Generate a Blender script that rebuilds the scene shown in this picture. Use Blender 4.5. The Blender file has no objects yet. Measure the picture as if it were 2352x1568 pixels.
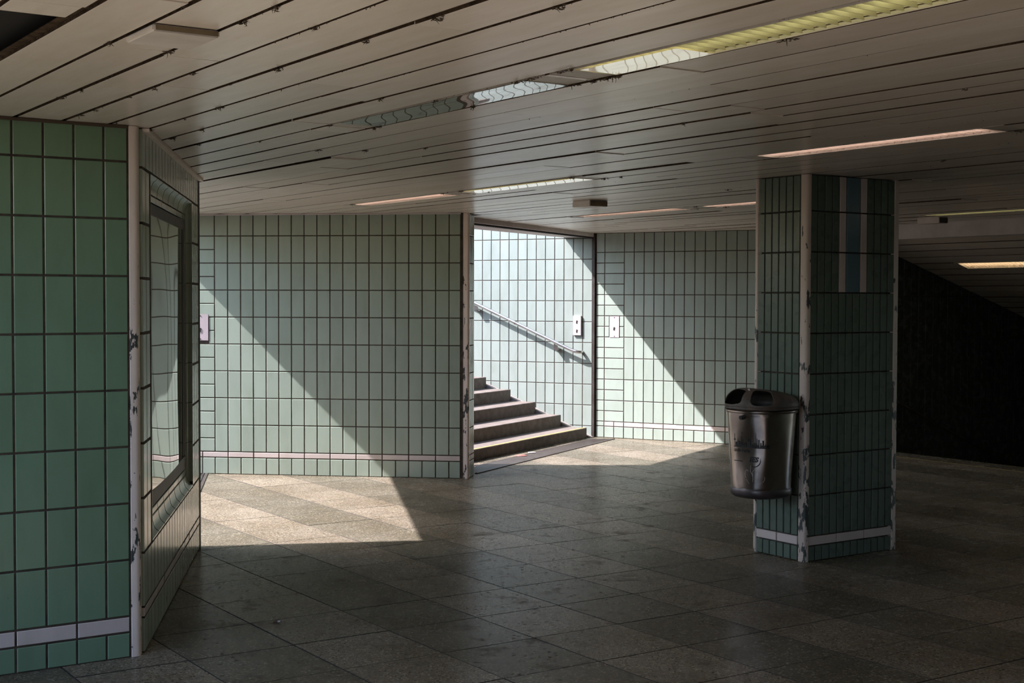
import bpy, bmesh, math, random
from mathutils import Matrix, Vector
R_ = random.Random(11)
C = bpy.context.scene.collection
SC = bpy.context.scene
PI = math.pi

# ------------------------------------------------------------------ camera
CAMH = 1.5938
pit, rol = 0.03113, 0.00258
F = Vector((0, math.cos(pit), -math.sin(pit)))
Rv = Vector((1, 0, 0)); Up = Vector((0, math.sin(pit), math.cos(pit)))
R2 = math.cos(rol) * Rv + math.sin(rol) * Up
U2 = -math.sin(rol) * Rv + math.cos(rol) * Up
cd = bpy.data.cameras.new('camera'); cam = bpy.data.objects.new('camera', cd); C.objects.link(cam)
cd.sensor_width = 36; cd.lens = 3156.6 / 2352 * 36; cd.clip_end = 200
cam.matrix_world = Matrix(((R2.x, U2.x, -F.x, 0), (R2.y, U2.y, -F.y, 0), (R2.z, U2.z, -F.z, CAMH), (0, 0, 0, 1)))
SC.camera = cam

# ------------------------------------------------------------------ sky, sun, exposure
SUN_AZ, SUN_T = math.radians(2.0), 1.025        # heading of the light, tan(elevation)
w = bpy.data.worlds.new('world'); SC.world = w; w.use_nodes = True
nt = w.node_tree; bg = nt.nodes['Background']
sky = nt.nodes.new('ShaderNodeTexSky'); sky.sky_type = 'NISHITA'; sky.sun_disc = False
sky.sun_elevation = math.atan(SUN_T); sky.sun_rotation = math.radians(-90)
sky.air_density = 1.0; sky.dust_density = 1.5; sky.ozone_density = 1.0
nt.links.new(sky.outputs[0], bg.inputs[0]); bg.inputs[1].default_value = 0.5
sd = bpy.data.lights.new('sun', 'SUN'); sun = bpy.data.objects.new('sun', sd); C.objects.link(sun)
sd.energy = 11.3; sd.angle = math.radians(0.6); sd.color = (1.0, 0.93, 0.98)
sun.rotation_euler = Vector((math.cos(SUN_AZ), math.sin(SUN_AZ), -SUN_T)).to_track_quat('-Z', 'Y').to_euler()
sun.location = (-12, 8, 12)
vs = SC.view_settings
vs.view_transform = 'Standard'; vs.look = 'None'; vs.gamma = 1; vs.use_curve_mapping = False
vs.exposure = 0.62
SC.cycles.max_bounces = 8; SC.cycles.diffuse_bounces = 6; SC.cycles.glossy_bounces = 4
SC.cycles.use_adaptive_sampling = True; SC.cycles.adaptive_threshold = 0.03
SC.cycles.caustics_reflective = False; SC.cycles.caustics_refractive = False
SC.cycles.sample_clamp_indirect = 6; SC.cycles.use_denoising = True

# ------------------------------------------------------------------ directions of the building
YAW = math.radians(33.8633)
U = Vector((math.cos(YAW), math.sin(YAW), 0)); V = Vector((math.sin(YAW), -math.cos(YAW), 0))
H = 2.348
def AB(a, b, z=0.0):
    "point from slat coordinates: a along the ceiling slats, b across them"
    p = V * a + U * b
    return Vector((p.x, p.y, z))

# ------------------------------------------------------------------ materials
def mat(name, base, rough=0.5, metal=0.0, spec=0.5, **kw):
    m = bpy.data.materials.new(name); m.use_nodes = True
    b = m.node_tree.nodes['Principled BSDF']
    b.inputs['Base Color'].default_value = (*base, 1); b.inputs['Roughness'].default_value = rough
    b.inputs['Metallic'].default_value = metal; b.inputs['Specular IOR Level'].default_value = spec
    for k, v in kw.items(): b.inputs[k].default_value = v
    return m
class NT:
    def __init__(s, m): s.t = m.node_tree; s.n = s.t.nodes; s.b = s.n['Principled BSDF']
    def new(s, ty, **kw):
        n = s.n.new(ty)
        for k, v in kw.items():
            if k.startswith('_'): n.inputs[k[1:].replace('_', ' ')].default_value = v
            else: setattr(n, k, v)
        return n
    def l(s, a, b): s.t.links.new(a, b)
    def pos(s): return s.new('ShaderNodeNewGeometry').outputs['Position']
    def noise(s, vec, scale, detail=3.0, rough=0.5):
        n = s.new('ShaderNodeTexNoise'); n.inputs['Scale'].default_value = scale
        n.inputs['Detail'].default_value = detail; n.inputs['Roughness'].default_value = rough
        s.l(vec, n.inputs['Vector']); return n.outputs['Fac']
    def ramp(s, fac, stops, interp='LINEAR'):
        n = s.new('ShaderNodeValToRGB'); n.color_ramp.interpolation = interp
        e = n.color_ramp.elements
        while len(e) < len(stops): e.new(0.5)
        for i, (p, c) in enumerate(stops):
            e[i].position = p; e[i].color = (*c, 1) if len(c) == 3 else c
        s.l(fac, n.inputs[0]); return n.outputs[0]
    def mix(s, fac, a, b, mode='MIX'):
        n = s.new('ShaderNodeMix', data_type='RGBA', blend_type=mode)
        for sock, v in ((n.inputs[0], fac), (n.inputs[6], a), (n.inputs[7], b)):
            if hasattr(v, 'is_output'): s.l(v, sock)
            elif isinstance(v, (tuple, list)): sock.default_value = (*v, 1)
            else: sock.default_value = v
        return n.outputs[2]
    def math(s, op, a, b=0.0, clamp=False):
        n = s.new('ShaderNodeMath', operation=op, use_clamp=clamp)
        for sock, v in ((n.inputs[0], a), (n.inputs[1], b)):
            if hasattr(v, 'is_output'): s.l(v, sock)
            else: sock.default_value = v
        return n.outputs[0]
    def bump(s, h, strength=0.2, dist=0.002):
        n = s.new('ShaderNodeBump'); n.inputs['Strength'].default_value = strength; n.inputs['Distance'].default_value = dist
        s.l(h, n.inputs['Height']); s.l(n.outputs[0], s.b.inputs['Normal'])
    def scale(s, vec, sc):
        n = s.new('ShaderNodeMapping'); n.inputs['Scale'].default_value = sc; s.l(vec, n.inputs[0]); return n.outputs[0]

def worn_gloss(k, rough, amount, ior=1.45, normal=None):
    "matt surface under a worn, partly dulled polish: only a share of the Fresnel gloss is left"
    out = k.n['Material Output']; k.b.inputs['Specular IOR Level'].default_value = 0.0
    g = k.new('ShaderNodeBsdfGlossy'); g.inputs['Color'].default_value = (1, 1, 1, 1)
    if hasattr(rough, 'is_output'): k.l(rough, g.inputs['Roughness'])
    else: g.inputs['Roughness'].default_value = rough
    fr = k.new('ShaderNodeFresnel'); fr.inputs['IOR'].default_value = ior
    a = k.math('MULTIPLY', fr.outputs[0], amount)
    mx = k.new('ShaderNodeMixShader'); k.l(a, mx.inputs[0]); k.l(k.b.outputs[0], mx.inputs[1]); k.l(g.outputs[0], mx.inputs[2])
    k.l(mx.outputs[0], out.inputs['Surface'])
def glazed(name, base, rough=0.16, var=0.10, spec=.5):
    m = mat(name, base, rough, 0, spec); k = NT(m)
    rnd = k.new('ShaderNodeObjectInfo').outputs['Random']
    p = k.pos()
    lo = tuple(c * (1 - var) for c in base); hi = tuple(c * (1 + var) for c in base)
    c = k.ramp(rnd, [(0, lo), (1, hi)])
    st = k.ramp(k.noise(k.scale(p, (9, 9, 3)), 1.0, 4, .6), [(.30, (.91, .91, .89)), (.55, (1, 1, 1))])
    c = k.mix(1.0, c, st, 'MULTIPLY')
    sp = k.ramp(k.noise(p, 75, 2, .5), [(.76, (1, 1, 1)), (.80, (.45, .42, .36))])
    c = k.mix(0.8, c, sp, 'MULTIPLY')
    k.l(c, k.b.inputs['Base Color'])
    r = k.math('MULTIPLY_ADD', k.noise(p, 14, 3), 0.22); k.n[-1].inputs[2].default_value = rough - 0.10
    k.l(r, k.b.inputs['Roughness'])
    k.bump(k.noise(p, 28, 2), .10, .0015)
    return m
M = {}
M['tile_pale'] = glazed('celadon_glaze', (.342, .412, .340), .16, .05)
M['tile_frost'] = glazed('frost_glaze', (.266, .310, .284), .16, .05)
M['tile_far'] = glazed('far_celadon_glaze', (.335, .395, .345), .16, .05)
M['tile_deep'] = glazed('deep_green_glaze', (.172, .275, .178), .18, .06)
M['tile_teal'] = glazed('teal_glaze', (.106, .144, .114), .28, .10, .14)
M['tile_white'] = glazed('white_glaze', (.60, .525, .49), .2, .03)
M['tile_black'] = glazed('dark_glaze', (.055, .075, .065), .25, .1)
M['tile_bluegrey'] = glazed('blue_glaze', (.10, .17, .21), .2, .05)

def dirty(name, base, dark, rough=.7, scale=8, lo=.35, hi=.65, spec=.3, bump=.2, metal=0):
    m = mat(name, base, rough, metal, spec); k = NT(m); p = k.pos()
    c = k.ramp(k.noise(p, scale, 6, .6), [(lo, dark), (hi, base)])
    k.l(c, k.b.inputs['Base Color'])
    if bump: k.bump(k.noise(p, scale * 9, 3), bump, .003)
    return m
M['grout'] = dirty('grout', (.085, .065, .05), (.04, .032, .026), .9, 20)
M['concrete'] = dirty('concrete', (.34, .31, .29), (.22, .20, .185), .8, 6)
M['step'] = dirty('step_stone', (.175, .15, .135), (.115, .095, .08), .75, 14)
M['void'] = mat('ceiling_void', (.02, .018, .016), .9)
M['dark_metal'] = dirty('dark_steel', (.05, .045, .04), (.03, .02, .015), .5, 10, spec=.4)
M['gap'] = dirty('gap_grime_and_shade', (.10, .07, .045), (.04, .028, .018), .95, 30, spec=.1)  # grime in the slat gaps, with the gap shade put into its colour
M['dirt'] = mat('caked_dirt', (.085, .062, .042), .95)
M['soot'] = mat('black_rubber', (.02, .02, .02), .6)
M['plaster'] = dirty('white_plaster', (.68, .64, .64), (.56, .52, .52), .8, 4)

# painted corner trims with flaked paint
def flaked(name, paint, under, wear=.045):
    m = mat(name, paint, .45); k = NT(m); p = k.pos()
    n1 = k.noise(k.scale(p, (26, 26, 9)), 1.0, 5, .62)
    sep = k.new('ShaderNodeSeparateXYZ'); k.l(p, sep.inputs[0])
    # paint is worn where hands, bins and feet reach: more flakes below 1.4 m
    hz = k.math('MULTIPLY', k.math('SUBTRACT', 1.45, sep.outputs['Z']), .10, False)
    hz = k.math('MINIMUM', k.math('MAXIMUM', hz, -.06), wear)
    f = k.math('ADD', n1, hz)
    mask = k.ramp(f, [(.605, (0, 0, 0)), (.62, (1, 1, 1))])
    tint = k.ramp(k.noise(p, 5, 4), [(.3, tuple(c * .86 for c in paint)), (.7, paint)])
    c = k.mix(mask, tint, under); k.l(c, k.b.inputs['Base Color'])
    k.bump(k.math('SUBTRACT', 1.0, mask), .5, .001)
    return m
M['trim'] = flaked('cream_paint', (.92, .80, .72), (.06, .07, .068), .022)
M['trim_worn'] = flaked('worn_cream_paint', (.62, .52, .45), (.045, .052, .05), .095)

# ceiling slats: cream stove enamel, smeared with soot
def enamel():
    m = mat('cream_enamel', (.70, .64, .58), .3, 0, .25); k = NT(m); p = k.pos()
    rnd = k.new('ShaderNodeObjectInfo').outputs['Random']
    rot = k.new('ShaderNodeMapping'); rot.inputs['Rotation'].default_value = (0, 0, -YAW + PI / 2); k.l(p, rot.inputs[0])
    q = k.scale(rot.outputs[0], (1.2, 7, 1))
    base = k.ramp(rnd, [(0, (.84, .78, .71)), (1, (.93, .875, .81))])
    s = k.ramp(k.noise(q, 2.2, 5, .65), [(.20, (.88, .85, .81)), (.7, (1, 1, 1))])
    c = k.mix(1, base, s, 'MULTIPLY')
    sp = k.ramp(k.noise(k.scale(rot.outputs[0], (14, 60, 1)), 1, 2), [(.68, (1, 1, 1)), (.82, (.55, .48, .40))])
    c = k.mix(.18, c, sp, 'MULTIPLY')
    k.l(c, k.b.inputs['Base Color'])
    r = k.math('ADD', k.math('MULTIPLY', k.noise(q, .8, 3), .16), .15)
    worn_gloss(k, r, .58)
    return m
M['slat'] = enamel()

# terrazzo
def terrazzo(name, ground, chips, rough):
    m = mat(name, ground, rough, 0, .22); k = NT(m); p = k.pos()
    v = k.new('ShaderNodeTexVoronoi', feature='F1'); v.inputs['Scale'].default_value = 95; v.inputs['Randomness'].default_value = 1
    k.l(p, v.inputs['Vector'])
    hue = k.new('ShaderNodeSeparateColor'); k.l(v.outputs['Color'], hue.inputs[0])
    chip = k.ramp(hue.outputs[0], [(0, chips[0]), (.3, chips[1]), (.55, chips[2]), (.8, chips[3]), (.93, chips[4])], 'CONSTANT')
    edge = k.ramp(v.outputs['Distance'], [(.42, (1, 1, 1)), (.52, (0, 0, 0))])
    c = k.mix(edge, ground, chip)
    v2 = k.new('ShaderNodeTexVoronoi', feature='F1'); v2.inputs['Scale'].default_value = 34; k.l(p, v2.inputs['Vector'])
    big = k.ramp(v2.outputs['Distance'], [(.16, (1, 1, 1)), (.22, (0, 0, 0))])
    c = k.mix(k.math('MULTIPLY', big, .5), c, chips[3])
    rnd = k.new('ShaderNodeObjectInfo').outputs['Random']
    c = k.mix(1, c, k.ramp(rnd, [(0, (.86, .86, .86)), (1, (1.0, 1.0, 1.0))]), 'MULTIPLY')
    # trodden dirt, gum spots, pits
    d = k.ramp(k.noise(p, 1.9, 6, .6), [(.30, (.66, .62, .55)), (.62, (1, 1, 1))])
    c = k.mix(1, c, d, 'MULTIPLY')
    fine = k.noise(p, 30, 4, .7)
    wp = k.new('ShaderNodeVectorMath', operation='ADD'); nz = k.new('ShaderNodeTexNoise'); nz.inputs['Scale'].default_value = 22
    k.l(p, nz.inputs['Vector'])
    sc = k.new('ShaderNodeVectorMath', operation='SCALE'); k.l(nz.outputs['Color'], sc.inputs[0]); sc.inputs['Scale'].default_value = .035
    k.l(p, wp.inputs[0]); k.l(sc.outputs[0], wp.inputs[1])
    spots = None
    for scl, cut, gain in ((4.2, .62, .26), (12.0, .40, .24), (36.0, .12, .40)):
        g = k.new('ShaderNodeTexVoronoi', feature='F1'); g.inputs['Scale'].default_value = scl; k.l(wp.outputs[0], g.inputs['Vector'])
        gr = k.new('ShaderNodeSeparateColor'); k.l(g.outputs['Color'], gr.inputs[0])
        t = k.math('LESS_THAN', g.outputs['Distance'], k.math('MULTIPLY', k.math('SUBTRACT', gr.outputs[0], cut), gain))
        spots = t if spots is None else k.math('MAXIMUM', spots, t)
    grime = k.ramp(k.noise(p, 3.4, 7, .72), [(.56, (0, 0, 0)), (.68, (1, 1, 1))])
    spots = k.math('MAXIMUM', k.math('MULTIPLY', spots, .75), k.math('MULTIPLY', grime, k.math('MULTIPLY', fine, 1.25)))
    c = k.mix(k.math('MULTIPLY', spots, .70), c, (.05, .042, .034))
    k.l(c, k.b.inputs['Base Color'])
    r = k.math('ADD', k.math('MULTIPLY', fine, .12), rough - .10)
    r = k.math('ADD', r, k.math('MULTIPLY', spots, .20))
    worn_gloss(k, r, k.math('SUBTRACT', .39, k.math('MULTIPLY', spots, .33)))
    return m
M['floor_light'] = terrazzo('terrazzo_light', (0.190, 0.162, 0.120), [(0.268, 0.231, 0.172), (0.172, 0.147, 0.107), (0.085, 0.072, 0.053), (0.371, 0.331, 0.250), (0.046, 0.037, 0.026)], .30)
M['floor_dark'] = terrazzo('terrazzo_dark', (0.125, 0.113, 0.082), [(0.158, 0.140, 0.104), (0.122, 0.111, 0.080), (0.082, 0.074, 0.052), (0.320, 0.284, 0.212), (0.065, 0.054, 0.039)], .30)
M['floor_joint'] = mat('floor_joint', (.03, .026, .022), .9)

# ------------------------------------------------------------------ mesh helpers
class MB:
    def __init__(s): s.v = []; s.f = []
    def quadbox(s, x0, x1, y0, y1, z0, z1):
        n = len(s.v)
        s.v += [(x0, y0, z0), (x1, y0, z0), (x1, y1, z0), (x0, y1, z0), (x0, y0, z1), (x1, y0, z1), (x1, y1, z1), (x0, y1, z1)]
        s.f += [tuple(n + i for i in q) for q in ((0, 3, 2, 1), (4, 5, 6, 7), (0, 1, 5, 4), (1, 2, 6, 5), (2, 3, 7, 6), (3, 0, 4, 7))]
    def prism(s, poly, z0, z1):
        a = sum(poly[i][0] * poly[(i + 1) % len(poly)][1] - poly[(i + 1) % len(poly)][0] * poly[i][1] for i in range(len(poly)))
        if a < 0: poly = poly[::-1]
        n = len(s.v); k = len(poly)
        s.v += [(p[0], p[1], z0) for p in poly] + [(p[0], p[1], z1) for p in poly]
        s.f += [tuple(n + i for i in reversed(range(k))), tuple(n + k + i for i in range(k))]
        s.f += [(n + i, n + (i + 1) % k, n + k + (i + 1) % k, n + k + i) for i in range(k)]
    def tile(s, x0, x1, z0, z1, d=.014, b=.0025, yb=.010):
        "glazed piece: back at y=yb, face at y=yb-d, bevelled rim"
        n = len(s.v); yf = yb - d; ym = yf + b
        s.v += [(x0, yb, z0), (x1, yb, z0), (x1, yb, z1), (x0, yb, z1), (x0, ym, z0), (x1, ym, z0), (x1, ym, z1), (x0, ym, z1),
                (x0 + b, yf, z0 + b), (x1 - b, yf, z0 + b), (x1 - b, yf, z1 - b), (x0 + b, yf, z1 - b)]
        for i in range(4):
            j = (i + 1) % 4
            s.f += [(n + i, n + j, n + 4 + j, n + 4 + i), (n + 4 + i, n + 4 + j, n + 8 + j, n + 8 + i)]
        s.f += [(n + 8, n + 9, n + 10, n + 11)]
    def tube(s, pts, r, seg=8, cap=True, radii=None):
        pts = [Vector(p) for p in pts]; n0 = len(s.v); up = Vector((0, 0, 1))
        for i, p in enumerate(pts):
            d = (pts[min(i + 1, len(pts) - 1)] - pts[max(i - 1, 0)]).normalized()
            x = d.cross(up); x = x.normalized() if x.length > 1e-4 else Vector((1, 0, 0)); y = x.cross(d)
            rr = radii[i] if radii else r
            for k in range(seg):
                a = 2 * PI * k / seg; q = p + x * math.cos(a) * rr + y * math.sin(a) * rr; s.v.append(tuple(q))
        for i in range(len(pts) - 1):
            for k in range(seg):
                a = n0 + i * seg + k; b = n0 + i * seg + (k + 1) % seg
                s.f.append((a, b, b + seg, a + seg))
        if cap:
            s.f.append(tuple(n0 + k for k in reversed(range(seg)))); e = n0 + (len(pts) - 1) * seg
            s.f.append(tuple(e + k for k in range(seg)))
    def loft(s, rings, cap0=True, cap1=True):
        n0 = len(s.v); k = len(rings[0])
        for r in rings: s.v += [tuple(p) for p in r]
        for i in range(len(rings) - 1):
            for j in range(k):
                a = n0 + i * k + j; b = n0 + i * k + (j + 1) % k
                s.f.append((a, b, b + k, a + k))
        if cap0: s.f.append(tuple(n0 + j for j in reversed(range(k))))
        if cap1: s.f.append(tuple(n0 + (len(rings) - 1) * k + j for j in range(k)))
    def mesh(s, name, m, smooth=False, angle=None):
        me = bpy.data.meshes.new(name); me.from_pydata(s.v, [], s.f); me.update()
        me.materials.append(m if not isinstance(m, str) else M[m])
        if smooth:
            for p in me.polygons: p.use_smooth = True
            if angle: me.set_sharp_from_angle(angle=math.radians(angle))
        return me
def link(name, me, parent=None, loc=None, rot=None):
    o = bpy.data.objects.new(name, me); C.objects.link(o)
    if parent is not None: o.parent = parent
    if loc is not None: o.location = loc
    if rot is not None: o.rotation_euler = rot
    return o
def obj(name, mb, m, parent=None, smooth=False, angle=None, fix=True, **props):
    me = mb.mesh(name, m, smooth, angle)
    if fix:
        bm = bmesh.new(); bm.from_mesh(me); bmesh.ops.recalc_face_normals(bm, faces=bm.faces); bm.to_mesh(me); bm.free()
        if smooth and angle: me.set_sharp_from_angle(angle=math.radians(angle))
    o = link(name, me, parent)
    for k, v in props.items(): o[k] = v
    return o
def box(name, x0, x1, y0, y1, z0, z1, m, parent=None, bev=0.0, **props):
    if bev:
        bm = bmesh.new(); bmesh.ops.create_cube(bm, size=1)
        for v in bm.verts: v.co = Vector(((x0 + x1) / 2 + v.co.x * (x1 - x0), (y0 + y1) / 2 + v.co.y * (y1 - y0), (z0 + z1) / 2 + v.co.z * (z1 - z0)))
        bmesh.ops.bevel(bm, geom=bm.edges[:], offset=bev, segments=2, affect='EDGES', clamp_overlap=True)
        me = bpy.data.meshes.new(name); bm.to_mesh(me); bm.free(); me.materials.append(M[m] if isinstance(m, str) else m)
        o = link(name, me, parent)
    else:
        b = MB(); b.quadbox(x0, x1, y0, y1, z0, z1); o = obj(name, b, m, parent)
    for k, v in props.items(): o[k] = v
    return o
def struct(o, label=None):
    o['kind'] = 'structure'
    if label: o['label'] = label
    return o
def empty(name, loc=(0, 0, 0), rotz=0.0):
    o = bpy.data.objects.new(name, None); C.objects.link(o); o.location = loc; o.rotation_euler = (0, 0, rotz)
    o.empty_display_size = .1
    return o
def tag(o, label, cat, group=None):
    o['label'] = label; o['category'] = cat
    if group: o['group'] = group
    return o
MESHES = {}
def tile_mesh(wd, ht, m, b=.0025):
    key = (round(wd, 4), round(ht, 4), m)
    if key not in MESHES:
        mb = MB(); mb.tile(-wd / 2, wd / 2, -ht / 2, ht / 2, b=b); MESHES[key] = mb.mesh('tile', m)
    return MESHES[key]

class Wall:
    "A tiled wall from A to B as seen from the room: local x runs along it, z is up, y goes into the masonry."
    def __init__(s, name, A, B, z0=0.0, z1=H, x0=0.0, x1=None, thick=.16, m='grout', label=None):
        s.A = Vector((*A, 0)); d = Vector((*B, 0)) - s.A; s.L = d.length; s.rz = math.atan2(d.y, d.x)
        x1 = s.L if x1 is None else x1
        mb = MB(); mb.quadbox(x0, x1, 0, thick, z0, z1)
        s.o = obj(name, mb, m); s.o.location = s.A; s.o.rotation_euler = (0, 0, s.rz); struct(s.o, label)
        s.mass = MB(); s.massm = None
    def piece(s, x0, x1, z0, z1, m='tile_pale', j=.009, name='tile', stuff=False, jit=.0022, yj=.0006):
        if x1 - x0 < .016 or z1 - z0 < .016: return
        if stuff:
            s.mass.tile(x0 + j / 2, x1 - j / 2, z0 + j / 2, z1 - j / 2); s.massm = m; return
        o = link(name, tile_mesh(x1 - x0 - j, z1 - z0 - j, m), s.o, ((x0 + x1) / 2, R_.uniform(-yj, yj), (z0 + z1) / 2),
                 (R_.gauss(0, jit), 0, R_.gauss(0, jit)))
        return o
    def done(s):
        if s.mass.v: obj('tiling', s.mass, s.massm, s.o, fix=False, kind='stuff')
def grid(wall, cols, rows, mfun=lambda i, k: 'tile_pale', skip=lambda x0, x1, z0, z1: False, stuff=lambda x0, x1: False, **kw):
    for i in range(len(cols) - 1):
        for k in range(len(rows) - 1):
            a = (cols[i], cols[i + 1], rows[k], rows[k + 1])
            if skip(*a): continue
            wall.piece(*a, m=mfun(i, k), stuff=stuff(cols[i], cols[i + 1]), **kw)
def seq(a, step, n): return [a + step * i for i in range(n)]

# ================================================================== the shell: floor
tw = lambda p: (p.x, p.y)
fl = MB(); fl.prism([(-9, -6), (9.2, -6), tw(AB(0, 11.0) + V * 3), tw(AB(-8.35, 11.0) + V * -2.0), (2, 18), (-9, 18)], -.30, -.0045)
floor = struct(obj('floor', fl, 'floor_joint'), 'terrazzo slab floor of the underpass')
OU, OV = 3.1657, -8.2710          # lattice origin in slat coordinates (b, a), scaled to half-metre slabs
slab = MB(); hw = .4940 / 2; bv = .0008
slab.v = [(-hw, -hw, -.02), (hw, -hw, -.02), (hw, hw, -.02), (-hw, hw, -.02), (-hw, -hw, -bv), (hw, -hw, -bv), (hw, hw, -bv), (-hw, hw, -bv),
          (-hw + bv, -hw + bv, 0), (hw - bv, -hw + bv, 0), (hw - bv, hw - bv, 0), (-hw + bv, hw - bv, 0)]
for i in range(4):
    j = (i + 1) % 4; slab.f += [(i, j, 4 + j, 4 + i), (4 + i, 4 + j, 8 + j, 8 + i)]
slab.f += [(8, 9, 10, 11)]
SL = [slab.mesh('floor_tile', 'floor_dark'), slab.mesh('floor_tile', 'floor_light')]
for me in SL:
    me.materials.append(M['floor_joint'])
    for i in range(8): me.polygons[i].material_index = 1
cells = []
for iu in range(-24, 16):
    for iv in range(-24, 22):
        b = OU + (iu + .5) * .5; a = OV + (iv + .5) * .5
        if b + .25 > 11.0: continue
        p = AB(a, b)
        if not (-8.5 < p.x < 8.8 and -5.5 < p.y < 17.2): continue
        vis = p.y > 5.0 and abs(p.x) < p.y * .42 + .5 and p.x > -3.4 and not (p.x < -2.0 and p.y < 8.3)
        if p.y > 16.2 or (p.x < -.6 and p.y > 12.9): vis = False
        cells.append((0 if vis else 1, p.y, iu, iv, p))
cells.sort(key=lambda c: c[:4])
mass = [MB(), MB()]
for n, (nv, _, iu, iv, p) in enumerate(cells):
    par = iu % 2
    if nv == 0 and n < 298:
        link('floor_tile', SL[par], floor, (p.x, p.y, R_.uniform(-.0009, .0005)), (R_.gauss(0, .0007), R_.gauss(0, .0007), YAW + R_.choice((0, PI))))
    else:
        rot = Matrix.Rotation(YAW, 4, 'Z'); k = len(mass[par].v)
        mass[par].v += [tuple(rot @ Vector(v) + p) for v in slab.v]; mass[par].f += [tuple(k + i for i in f) for f in slab.f]
for iv in range(-4, 22):      # cut row along the top of the lower stairs
    k = len(mass[1].v); p = AB(OV + (iv + .5) * .5, (10.6657 + 10.998) / 2); fx = (10.998 - 10.6657 - .005) / .4945
    mass[1].v += [tuple(Matrix.Rotation(YAW, 4, 'Z') @ Vector((v[0] * fx, v[1], v[2])) + p) for v in slab.v]; mass[1].f += [tuple(k + i for i in f) for f in slab.f]
for i, nm in ((0, 'floor_dark'), (1, 'floor_light')):
    obj('floor_tiling', mass[i], nm, floor, fix=False, kind='stuff')

# ================================================================== ground slab, solid blocks, holes for the stairs and an added fill-light court
roof = MB(); Z0, Z1 = 2.41, 2.95
Pc = (-.938, 13.06); Pl = (-2.850, 8.948)
roof.prism([Pc, (10, 13.06), (10, 18.5), (1.894, 18.5)], Z0, Z1)
roof.prism([Pl, (10, 8.948), (10, 13.06), Pc, (-3.386, 13.06), (-3.386, 12.45)], Z0, Z1)
roof.prism([(-9, 4.15), (10, 4.15), (10, 8.948), Pl, (-9, 7.941)], Z0, Z1)
roof.prism([(-2.1, 3.2), (10, 3.2), (10, 4.15), (-2.1, 4.15)], Z0, Z1)
roof.prism([(-1.5, -4.6), (10, -4.6), (10, 3.2), (-1.5, 3.2)], Z0, Z1)  # slab left open behind the camera, a court added for fill light
roof.prism([(-9, -6.5), (10, -6.5), (10, -4.6), (-9, -4.6)], Z0, Z1)
ceil = struct(obj('ceiling', roof, 'void'), 'slatted metal ceiling under the street slab')
sf = MB()   # plastered soffits between the slats and the edges of the stair holes
sf.prism([Pc, (-.40, 12.75), (.97, 15.9), (1.3, 16.7), (.957, 16.7)], 2.305, 2.47)
sf.prism([Pl, (-2.15, 8.72), (-3.05, 12.52), (-3.386, 12.47)], 2.305, 2.47)
obj('soffit', sf, 'plaster', ceil)
blk = MB()
blk.prism([(-8.8, 13.24), (-3.3, 12.53), (-.47, 12.165), (-.36, 12.42), (-.37, 13.0), (-1.6, 13.0), (-3.2, 13.03), (-8.8, 13.33)], -.02, 2.96)
struct(obj('wall_core_back', blk, 'concrete'), 'masonry block between the two stairs')
blk = MB()
blk.prism([(-2.0, 8.70), (-1.80, 6.2), (-1.80, 6.13), (-3.85, 4.76), (-8.8, 4.76), (-8.8, 7.55)], -.02, 2.405)
struct(obj('wall_core_left', blk, 'concrete'), 'masonry behind the showcase wall')
# outer walls, outside the picture, partly around the added court
for nm, A, B in (('wall_right', (8.9, 9.5), (8.9, -6)), ('wall_rear', (8.9, -6), (-8.9, -6)), ('wall_rear_left', (-3.85, 4.70), (-8.9, 4.70)),
                 ('wall_added_court', (-8.9, -4.85), (-3.9, -4.85)), ('wall_rear_corner', (-3.9, -4.85), (-3.9, -6))):
    wl = Wall(nm, A, B, thick=.2, m='tile_teal' if nm == 'wall_right' else 'plaster')
st = MB()  # steps of the added court, out of view
for k in range(12): st.quadbox(-4.6 - .33 * k - .34, -4.6 - .33 * k, -4.6, 4.46, 0, .16 * (k + 1))
tag(obj('added_court_steps', st, 'step'), 'added stone steps in the unseen fill-light court behind the camera', 'stairs')

# ================================================================== walls in view
def mk_rows(z, n, top): return z + [z[-1] + n[1] * (i + 1) for i in range(n[0])] + [top]
# left wall (deep green glaze, white band)
W1 = Wall('wall_left', (-2.098, 5.777), tuple((Vector((-2.098, 5.777, 0)) + U * .498).xy), x0=-2.1, label='near green tiled wall at the left edge with a white band')
c1 = [-.1288 * i for i in range(16, 0, -1)] + [0, .1288, .2577, .3868, .492]
rows1 = mk_rows([0, .1126, .184], (8, .2507), H)
grid(W1, c1, rows1, lambda i, k: 'tile_deep', skip=lambda x0, x1, z0, z1: abs(z0 - .1126) < .01, stuff=lambda x0, x1: x1 < -1.16)
for x0, x1 in ((-1.0304, -.7728), (-.7728, -.5152), (-.5152, -.2576), (-.2576, 0), (0, .2577), (.2577, .492)):
    W1.piece(x0, x1, .1126, .184, 'tile_white', name='band_tile')
W1.done()
# showcase wall
W2 = Wall('wall_showcase', (-1.649, 6.118), (-1.993, 8.721), z1=H, thick=.04, x0=.02, label='tiled side wall holding the recessed showcase')
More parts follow.
